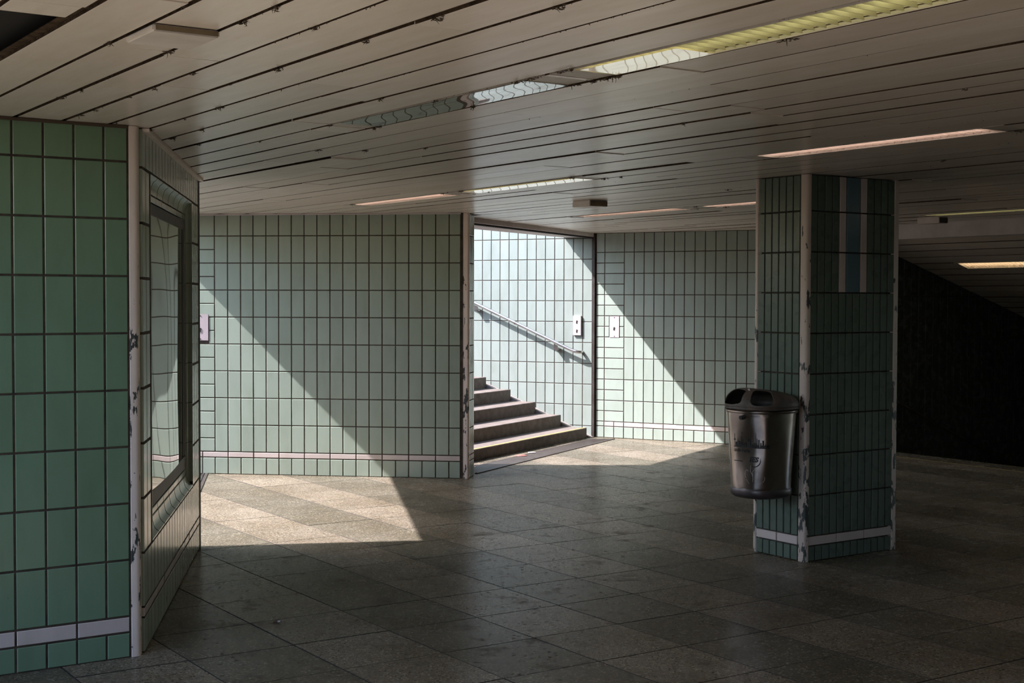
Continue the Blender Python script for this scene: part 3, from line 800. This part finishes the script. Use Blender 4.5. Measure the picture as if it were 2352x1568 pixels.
lamp(-3.68, -2.22, 8, 'yellow', 'lit yellow louvred strip lamp at the top, nearest of all lamps')
pane_wave(.02, .50, -.070, .086, -.001, .0006, 'lens_lit', 'lens', bpy.data.objects['ceiling_lamp'], 40, 6, .6)
o = lamp(-5.35, -3.95, 8, 'off', 'dead strip lamp under wavy glossy acrylic, left of the yellow lamp', False)
pane_wave(.0, 1.40, -.092, .092, -.001, .0011, 'cover', 'lens', o, 90, 8)
lamp(-5.32, -3.90, 20, 'pink', 'lit pinkish strip lamp above and left of the pillar')
lamp(-3.50, -2.1, 20, 'pink', 'strip lamp at the right edge, in line with the lit pinkish one')
lamp(-9.96, -8.57, 20, 'pink', 'lit pinkish strip lamp above the long wall, left of the grimy one')
o = lamp(-8.31, -6.95, 20, 'faint', 'faintly lit yellow strip lamp with acrylic cover near the ceiling box')
pane_wave(.0, 1.36, -.06, .092, -.001, .0005, 'lens_lit', 'lens', o, 60, 6, 1.0)
lamp(-10.15, -8.78, 32, 'pink', 'thin pink strip lamp above the far wall, right of the ceiling box')
lamp(-8.46, -7.05, 32, 'pink', 'pink strip lamp cut off by the left edge of the pillar')
lamp(-8.19, -6.8, 44, 'yellow', 'yellow strip lamp in front of the white bulkhead at far right')

# boxes under the ceiling
def cbox(name, a0, a1, b0, b1, h, label, cat, front, z=H):
    o = empty(name, AB(a0, b0, z)); o.rotation_euler = (0, 0, SROT); tag(o, label, cat, 'emergency lights under the ceiling' if cat == 'emergency light' else None)
    box('housing', 0, a1 - a0, 0, b1 - b0, -h, -.0005, 'boxwhite', o, .004)
    box('front_pane', a1 - a0 - .003, a1 - a0 + .003, .008, b1 - b0 - .006, -h + .004, -.004, front, o)
    return o
cbox('emergency_light', -8.62, -8.397, 6.345, 6.520, .046, 'small flat cream emergency light with brown end under the middle of the ceiling', 'emergency light', 'boxbrown')
cbox('emergency_light', -8.50, -8.25, 10.215, 10.34, .055, 'small cream and dark emergency light in front of the white bulkhead', 'emergency light', 'boxdark')
o = cbox('junction_box', -3.935, -3.705, 1.296, 1.490, .021, 'flat white junction box under the slats at top left', 'junction box', 'boxbrown')
o.rotation_euler = (0, 0, SROT)

# ================================================================== wall plates
def plate(name, wall, x0, x1, z0, z1, d, label, keys, screws=()):
    o = empty(name, wall.o.location + wall.o.rotation_euler.to_matrix() @ Vector(((x0 + x1) / 2, 0, z0)), wall.rz); tag(o, label, 'cover plate', 'lock plates on the tiled walls')
    w2, h = (x1 - x0) / 2, z1 - z0
    box('panel', -w2, w2, -.005 - d, -.004, 0, h, 'plate', o, .0025)
    for kz in keys:
        mb = MB(); mb.tube([(0, -.004 - d, h * kz), (0, -.008 - d, h * kz)], .010, 12); mb.quadbox(-.011, .004, -.0085 - d, -.005 - d, h * kz - .026, h * kz - .004)
        obj('lock', mb, 'dark_metal', o)
    for kz in screws:
        mb = MB(); mb.tube([(0, -.004 - d, h * kz), (0, -.0075 - d, h * kz)], .005, 8); obj('screw', mb, 'dark_metal', o)
    return o
plate('switch_plate', W3, -.045, .106, 1.208, 1.447, .002, 'pinkish white plate with one lock beside the showcase wall', [.44], [.06, .94])
plate('switch_plate', W5, 7 - .256, 7 - .153, 1.171, 1.399, .020, 'white box plate with two locks beside the handrail', [.26, .72])
plate('switch_plate', W6, .180, .300, 1.153, 1.397, .002, 'flat white plate with one lock on the far wall', [.45], [.06, .94])

# ================================================================== handrails
def on_wall(O, D, N): return lambda s, d, z: O + D * s + N * d + Vector((0, 0, z))
N5 = Vector((WD.y, -WD.x, 0))
w5 = on_wall(WA, WD, N5)
hr_ = empty('handrail', w5(-.2, .08, 0)); tag(hr_, 'polished steel handrail sloping down the sunlit stair wall', 'handrail')
loc = lambda p: p - hr_.location
sl = -.4204
pts = [w5(-6.2, .072, .998 - sl * (6.2 - .245)), w5(-.95, .072, .998 - sl * (.95 - .245)), w5(-.29, .072, 1.017), w5(-.245, .072, 1.000), w5(-.205, .072, .988), w5(-.175, .069, .982), w5(-.152, .057, .980), w5(-.143, .036, .980), w5(-.143, -.005, .980)]
mb = MB(); mb.tube([loc(p) for p in pts], .0185, 14); obj('rail', mb, 'rail', hr_, True, 50)
mb = MB(); q = w5(-.995, .072, .998 - sl * .75); mb.tube([loc(q), loc(q + (WD * 1 + Vector((0, 0, sl))).normalized() * .022)], .0205, 14); obj('joint_sleeve', mb, 'steel', hr_, True, 40)
for s in (-.455, -1.52, -2.9, -4.3):
    z = .998 - sl * (-.245 - s) - .016; mb = MB()
    a = [w5(s - .025, .072, z), w5(s + .025, .072, z + sl * .05), w5(s + .030, .072, z - .075), w5(s - .020, .072, z - .075)]
    b = [p - N5 * .008 for p in a]
    mb.loft([[loc(p) for p in a], [loc(p) for p in b]])
    c = [w5(s - .022, .072, z - .060), w5(s + .034, .072, z - .060), w5(s + .034, .072, z - .075), w5(s - .022, .072, z - .075)]
    mb.loft([[loc(p) for p in c], [loc(p - N5 * .074) for p in c]])
    obj('bracket', mb, 'steel', hr_)
w7 = on_wall(S7, U, Vector((U.y, -U.x, 0)))
h2 = empty('handrail', w7(1.0, .07, 0)); tag(h2, 'dark handrail descending with the lower stairs behind the pillar', 'handrail')
l2 = lambda p: p - h2.location
mb = MB(); mb.tube([l2(w7(.12, .07, .91)), l2(w7(.45, .07, .68)), l2(w7(4.6, .07, -1.05))], .018, 10); obj('rail', mb, 'rail', h2, True, 50)
for s in (.6, 1.75, 2.9, 4.0):
    z = .433 - .418 * (s - 1.04); mb = MB(); mb.tube([l2(w7(s, .07, z - .01)), l2(w7(s, .05, z - .06)), l2(w7(s, -.004, z - .06))], .008, 6); obj('bracket', mb, 'dark_metal', h2)

# ================================================================== stairs up to the right
stt = empty('staircase', WA - WD * .038 + N5 * .10); tag(stt, 'stone staircase climbing to the left behind the long wall', 'stairs')
ls = lambda p: p - stt.location
for k in range(20):
    t0 = .038 + .3308 * k; t1 = t0 + .3308 + (.06 if k < 19 else 1.5); zt = .1125 + .1362 * k
    def pc(t, c): return WA - WD * t + N5 * c
    ce = lambda t: ((WA - WD * t).y - (13.10 if t < 3 else 13.44)) / -N5.y
    mb = MB(); mb.prism([tuple(ls(q).xy) for q in (pc(t0, .10), pc(t1, .10), pc(t1, ce(t1)), pc(t0, ce(t0)))], max(-.01, zt - .34), zt)
    so = obj('step', mb, 'step', stt)
    md = so.modifiers.new('arris', 'BEVEL'); md.width = .005; md.segments = 1
    if k == 0:
        mb = MB(); mb.prism([tuple(ls(q).xy) for q in (pc(t0 + .008, .11), pc(t0 + .045, .11), pc(t0 + .045, ce(t0) - .02), pc(t0 + .008, ce(t0) - .02))], zt - .001, zt + .0012)
        obj('warning_line', mb, 'yellow_line', so)
mb = MB(); r0 = []
for t in (-.005, 6.8):
    z = -.012 + .4117 * t + .018
    r0.append([ls(WA - WD * t + N5 * c + Vector((0, 0, zz))) for c, zz in ((.009, z), (.098, z), (.098, z - .3), (.009, z - .3))])
mb.loft(r0); obj('side_channel', mb, 'concrete', stt)
# stairs up to the left, behind the showcase wall
sl_ = empty('staircase', (-3.0, 10.5, 0)); tag(sl_, 'stone staircase hidden left behind the showcase wall', 'stairs')
dl = Vector((-.99, -.14, 0)); A0, A1 = Vector((-2.62, 8.66, 0)), Vector((-3.36, 12.46, 0))
for k in range(15):
    t0 = .3308 * k; t1 = t0 + (.40 if k < 14 else 1.2); zt = .1362 * (k + 1)
    mb = MB(); mb.prism([tuple((q - sl_.location).xy) for q in (A0 + dl * t0, A0 + dl * t1, A1 + dl * t1, A1 + dl * t0)], max(-.01, zt - .34), zt); obj('step', mb, 'step', sl_)

# ================================================================== floor grates
def grate(name, q, label, fine):
    "q: four corners, q0-q1 the long side towards the stairs, q3-q2 the side towards the hall"
    q = [Vector((*p, 0)) for p in q]; o = empty(name, q[0]); tag(o, label, 'grate', 'floor grates at the feet of the stairs'); lq = lambda p: p - q[0]
    mb = MB()
    for a, b in ((q[0], q[1]), (q[1], q[2]), (q[2], q[3]), (q[3], q[0])):
        d = (b - a).normalized(); n = Vector((-d.y, d.x, 0)) * .012
        mb.prism([tuple(lq(p).xy) for p in (a - n, b - n, b + n, a + n)], -.002, .007)
    obj('frame', mb, 'dark_metal', o)
    mb = MB(); mb.prism([tuple(lq(p).xy) for p in q], -.003, .0012); obj('pit', mb, 'soot', o)
    nl = fine
    def barq(t):
        a = q[0].lerp(q[3], t); b = q[1].lerp(q[2], t); d = (b - a).normalized(); n = Vector((-d.y, d.x, 0)) * .005
        return [tuple(lq(p).xy) for p in (a - n, b - n, b + n, a + n)]
    if nl < 20:
        for i in range(1, nl): mb = MB(); mb.prism(barq(i / nl), -.001, .007); obj('bar', mb, 'steel', o)
    else:
        mb = MB()
        for i in range(1, nl): mb.prism(barq(i / nl), -.001, .006)
        n2 = 150
        for i in range(1, n2):
            a = q[0].lerp(q[1], i / n2); b = q[3].lerp(q[2], i / n2); d = (b - a).normalized(); n = Vector((-d.y, d.x, 0)) * .004
            mb.prism([tuple(lq(p).xy) for p in (a - n, b - n, b + n, a + n)], -.001, .0065)
        obj('mesh_grid', mb, 'dark_metal', o, kind='stuff')
grate('floor_grate', ((-.33, 13.02), (.875, 15.52), (1.165, 15.60), (-.325, 12.47)), 'fine mesh floor grate at the foot of the right hand stairs', 24)
grate('floor_grate', ((-2.47, 8.80), (-3.08, 12.44), (-2.765, 12.42), (-2.16, 8.80)), 'barred floor grate peeping out behind the showcase wall', 11)

# ================================================================== litter
M['paper'] = mat('paper', (.70, .68, .66), .8); M['red_paper'] = mat('red_paper', (.45, .10, .08), .7); M['tobacco'] = mat('tobacco', (.16, .09, .05), .8)
def scrap(x, y, z, r, m, label, seed):
    q = random.Random(seed); mb = MB(); n = 8
    for h, rr in ((0, .8), (.004, 1.0), (.009, .55)):
        for i in range(n):
            t = 2 * PI * i / n; e = rr * r * q.uniform(.7, 1.2); mb.v.append((e * math.cos(t) * 1.5, e * math.sin(t), h + q.uniform(0, .003)))
    for l in range(2): mb.f += [(l * n + i, l * n + (i + 1) % n, (l + 1) * n + (i + 1) % n, (l + 1) * n + i) for i in range(n)]
    mb.f += [tuple(2 * n + i for i in range(n)), tuple(reversed(range(n)))]
    o = obj('paper_scrap', mb, m, None); o.location = (x, y, z); tag(o, label, 'litter')
scrap(.205, 14.12, .0065, .030, 'paper', 'crumpled white paper scrap on the fine mesh grate', 3)
scrap(.102, 13.85, .0065, .040, 'red_paper', 'torn reddish wrapper lying on the fine mesh grate', 5)
cb = empty('cigarette_butt', (-1.154, 6.71, .0045), .25); tag(cb, 'trodden cigarette butt on the dark floor in front', 'litter')
mb = MB(); mb.tube([(-.016, 0, 0), (.004, 0, 0)], .0042, 8); obj('stub', mb, 'tobacco', cb, True, 40)
mb = MB(); mb.tube([(.004, 0, 0), (.018, .001, 0)], .0041, 8); obj('paper_end', mb, 'paper', cb, True, 40)

# ================================================================== showcase
sc = empty('showcase', W2.A, W2.rz); tag(sc, 'recessed showcase with wavy reflective pane in the tiled side wall', 'display case')
box('back_panel', .33, 2.19, .075, .095, .55, 2.07, 'smoke', sc)
box('top_rail', .347, 2.15, .030, .072, 1.998, 2.053, 'dark_metal', sc, .003)
box('bottom_rail', .347, 2.15, .030, .072, .572, .652, 'dark_metal', sc, .003)
box('stile', .347, .402, .0345, .072, .653, 1.997, 'soot', sc, .001)
box('stile', 2.032, 2.15, .0345, .072, .653, 1.997, 'soot', sc, .001)
mb = MB(); nx, nz = 70, 60; px0, px1, pz0, pz1 = .398, 2.036, .648, 2.001
for i in range(nx + 1):
    for j in range(nz + 1):
        x = px0 + (px1 - px0) * i / nx; z = pz0 + (pz1 - pz0) * j / nz; uu = i / nx; vv = j / nz
        e = math.sin(PI * vv) ** .5 * math.sin(PI * uu) ** .5; y = .0362 - .0062 * math.sin(PI * vv) * math.sin(PI * uu) - e * (.0020 * math.sin(vv * 8.0 + uu * 2.2) + .0012 * math.sin(uu * 10 + vv * 3)) - .012 * (1 - vv) ** 4 * math.sin(PI * uu) * (.5 + uu)
        mb.v.append((x, y, z))
mb.f = [(i * (nz + 1) + j, (i + 1) * (nz + 1) + j, (i + 1) * (nz + 1) + j + 1, i * (nz + 1) + j + 1) for i in range(nx) for j in range(nz)]
obj('pane', mb, 'pane', sc, True, fix=False)

# ================================================================== bulkhead, lower stairs and their sloping ceiling
bk = MB(); e0 = AB(-10.2, 11.02); e1 = AB(-3.0, 11.02); nU = U * .16
bk.prism([tw(e0), tw(e1), tw(e1 + nU), tw(e0 + nU)], 2.205, 2.42); struct(obj('trim_6', bk, 'plaster'), 'white bulkhead over the top of the lower stairs')
ds = empty('lower_staircase', AB(-8.4, 11.0)); tag(ds, 'unlit staircase going down behind the pillar, yellow line on its edge', 'stairs')
ld = lambda p: p - ds.location
aw = S7.dot(V)      # slat coordinate of the side wall
for k in range(14):
    b0 = 11.0 + .33 * k; b1 = b0 + .34; zt = -.0 - .138 * k
    mb = MB(); mb.prism([tuple(ld(q).xy) for q in (AB(aw + .02, b0), AB(aw + 5.18, b0), AB(aw + 5.18, b1), AB(aw + .02, b1))], zt - .4, zt)
    so = obj('step', mb, 'floor_dark', ds)
    if k == 0:
        mb = MB(); mb.prism([tuple(ld(q).xy) for q in (AB(aw + .03, 11.004), AB(aw + 5.1, 11.004), AB(aw + 5.1, 11.024), AB(aw + .03, 11.024))], -.001, .001); obj('warning_line', mb, 'yellow_line', so)
TILT = math.atan(.304)
sc2 = empty('ceiling_descent', AB(0, 11.18, 2.30)); sc2.rotation_euler = Matrix((V, U, Vector((0, 0, 1)))).transposed().to_euler()
sc2['kind'] = 'structure'; sc2['label'] = 'sloping slatted ceiling over the lower stairs'
mb = MB()
mb.loft([[(a, 0, .075), (a, 5.2, .075 - .304 * 5.2), (a, 5.2, .14 - .304 * 5.2), (a, 0, .14)] for a in (aw + .0, aw + 5.3)])
obj('backing', mb, 'void', sc2)
for k in range(25):
    y = .02 + .2 * k
    if k == 5: segs = [(aw + .01, -9.66), (-8.1, aw + 5.2)]
    else: segs = [(aw + .01, aw + 2.4 + .5 * (k % 3)), (aw + 2.403 + .5 * (k % 3), aw + 5.2)]
    for s0, s1 in segs:
        link('slat', slat_mesh(s1 - s0, .19), sc2, (s0, (y + .1), -.304 * (y + .1) + R_.uniform(0, .004)), (-TILT + R_.gauss(0, .006), 0, 0))
rt = (Matrix((V, U, Vector((0, 0, 1)))).transposed() @ Matrix.Rotation(-TILT, 3, 'X')).to_euler()
lamp(-9.62, -8.14, 0, 'warm', 'warm lit strip lamp in the sloping ceiling over the lower stairs', True, rt, AB(-9.62, 11.18 + 1.12, 2.30 - .304 * 1.12))
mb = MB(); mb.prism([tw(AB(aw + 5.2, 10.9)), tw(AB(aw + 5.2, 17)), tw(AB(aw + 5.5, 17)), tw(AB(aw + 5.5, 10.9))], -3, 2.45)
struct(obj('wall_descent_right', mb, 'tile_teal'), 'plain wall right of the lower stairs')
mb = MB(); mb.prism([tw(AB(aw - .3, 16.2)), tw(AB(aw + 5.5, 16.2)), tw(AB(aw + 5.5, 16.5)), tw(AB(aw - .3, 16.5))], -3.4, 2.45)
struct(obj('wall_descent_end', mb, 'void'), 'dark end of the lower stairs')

# ================================================================== caked dirt and dead roots hanging in the slat gaps
def tuft(seed, sc):
    "clump of dust and rootlets caught in a slat gap, long along the gap, a few strands hanging"
    r = random.Random(seed); mb = MB()
    for i in range(r.randint(3, 6)):
        p = Vector((r.uniform(-.035, .035), r.uniform(-.006, .006), .004)); pts = [p.copy()]; d = Vector((r.gauss(0, .7), r.gauss(0, .35), -.8)).normalized()
        for q in range(4):
            p += d * r.uniform(.003, .010); pts.append(p.copy()); d = (d + Vector((r.gauss(0, .5), r.gauss(0, .5), r.gauss(-.05, .4)))).normalized()
        mb.tube([x * sc for x in pts], .002, 3, True, [sc * a for a in (.0022, .0020, .0016, .0010, .0004)])
    for i in range(14):
        p = Vector((r.gauss(0, .022), r.gauss(0, .006), r.uniform(-.007, .003))) * sc; s = sc * r.uniform(.002, .007); k = len(mb.v)
        R3 = Matrix.Rotation(r.uniform(0, 6), 3, 'Z') @ Matrix.Rotation(r.uniform(-1, 1), 3, 'X')
        mb.v += [tuple(p + R3 @ Vector(v) * s) for v in ((2.2, 0, 0), (-1.6, .2, .1), (0, .7, .1), (.1, -.6, 0), (0, 0, -.5), (0, .1, .4))]
        mb.f += [tuple(k + j for j in t) for t in ((0, 2, 4), (2, 1, 4), (1, 3, 4), (3, 0, 4), (2, 0, 5), (1, 2, 5), (3, 1, 5), (0, 3, 5))]
    return mb.mesh('root_tuft', 'dirt')
TU = [tuft(i, 1.0) for i in range(9)]
spots = []
for k, a in ((2, -5.25), (2, -5.05), (3, -5.75), (3, -5.55), (3, -5.42), (3, -5.1), (3, -4.85), (3, -4.45), (4, -5.9), (4, -4.2), (2, -4.1), (1, -4.05), (5, -6.05), (5, -5.6), (5, -5.2), (6, -6.3), (6, -5.9), (7, -6.5), (8, -6.2),
             (4, -3.6), (4, -3.2), (3, -3.5), (2, -3.55), (1, -3.45), (8, -5.45), (9, -5.42), (9, -5.35), (8, -3.98), (8, -3.85), (9, -3.80), (9, -3.72), (8, -3.72), (8, -3.66), (7, -4.62), (8, -4.55), (14, -4.5), (10, -6.4), (12, -6.0),
             (20, -9.9), (20, -8.5), (21, -8.4), (20, -8.25), (21, -8.2), (20, -6.93), (21, -6.85), (21, -6.7), (32, -10.2), (33, -8.7), (32, -8.5), (33, -8.35), (5, -2.9), (9, -2.9), (15, -3.2), (21, -3.85)):
    spots.append((k, a))
for i in range(8): spots.append((R_.randint(1, 30), R_.uniform(-8.5, -3)))
for k, a in ((26, -3.90), (5, -2.62)): spots.append((k, a))
for k, a in ((8, -3.74), (8, -3.69), (9, -3.70), (9, -3.76), (8, -3.93), (9, -3.95), (9, -5.38), (8, -5.44)): spots.append((k, a + .012))
for k, a in spots:
    if a < start_a(P0 + PITCH * k) + .05: continue
    s = R_.uniform(.4, .9)
    o = link('root_tuft', R_.choice(TU), ceil, AB(a, P0 + PITCH * k + R_.uniform(-.01, .01), H - .002), (0, 0, SROT + R_.uniform(-.4, .4))); o.scale = (s, s, s)
fr = MB()
for k in range(0, 34):
    lo = max(start_a(P0 + PITCH * k), -10); hi = -1.0
    for i in range(int((hi - lo) * (60 if k < 9 else 12))):
        if R_.random() > (.95 if 0 < k < 8 else .5): continue
        a = R_.uniform(lo, hi); h = abs(R_.gauss(0, .002)) + .0005; wd = R_.uniform(.001, .006)
        if math.sin(a * 3 + k * 1.7) + math.sin(a * 7.3 + k) < -.2: continue
        p = AB(a, P0 + PITCH * k + R_.uniform(-.008, .008), H + .002); n = len(fr.v)
        fr.v += [tuple(p + V * wd), tuple(p - V * wd), tuple(p + U * .003), tuple(p + V * R_.uniform(-wd, wd) + Vector((0, 0, -h)))]
        fr.f += [(n, n + 1, n + 3), (n + 1, n + 2, n + 3), (n + 2, n, n + 3)]
obj('dirt_fringe', fr, 'dirt', ceil, fix=False, kind='stuff')
# hanging root over the near corner
mb = MB(); mb.tube([(0, 0, .0), (.004, 0, -.03), (-.003, .003, -.06), (.004, 0, -.085)], .0018, 5); link('dead_root', mb.mesh('dead_root', 'dirt'), ceil, (-1.72, 6.03, H))
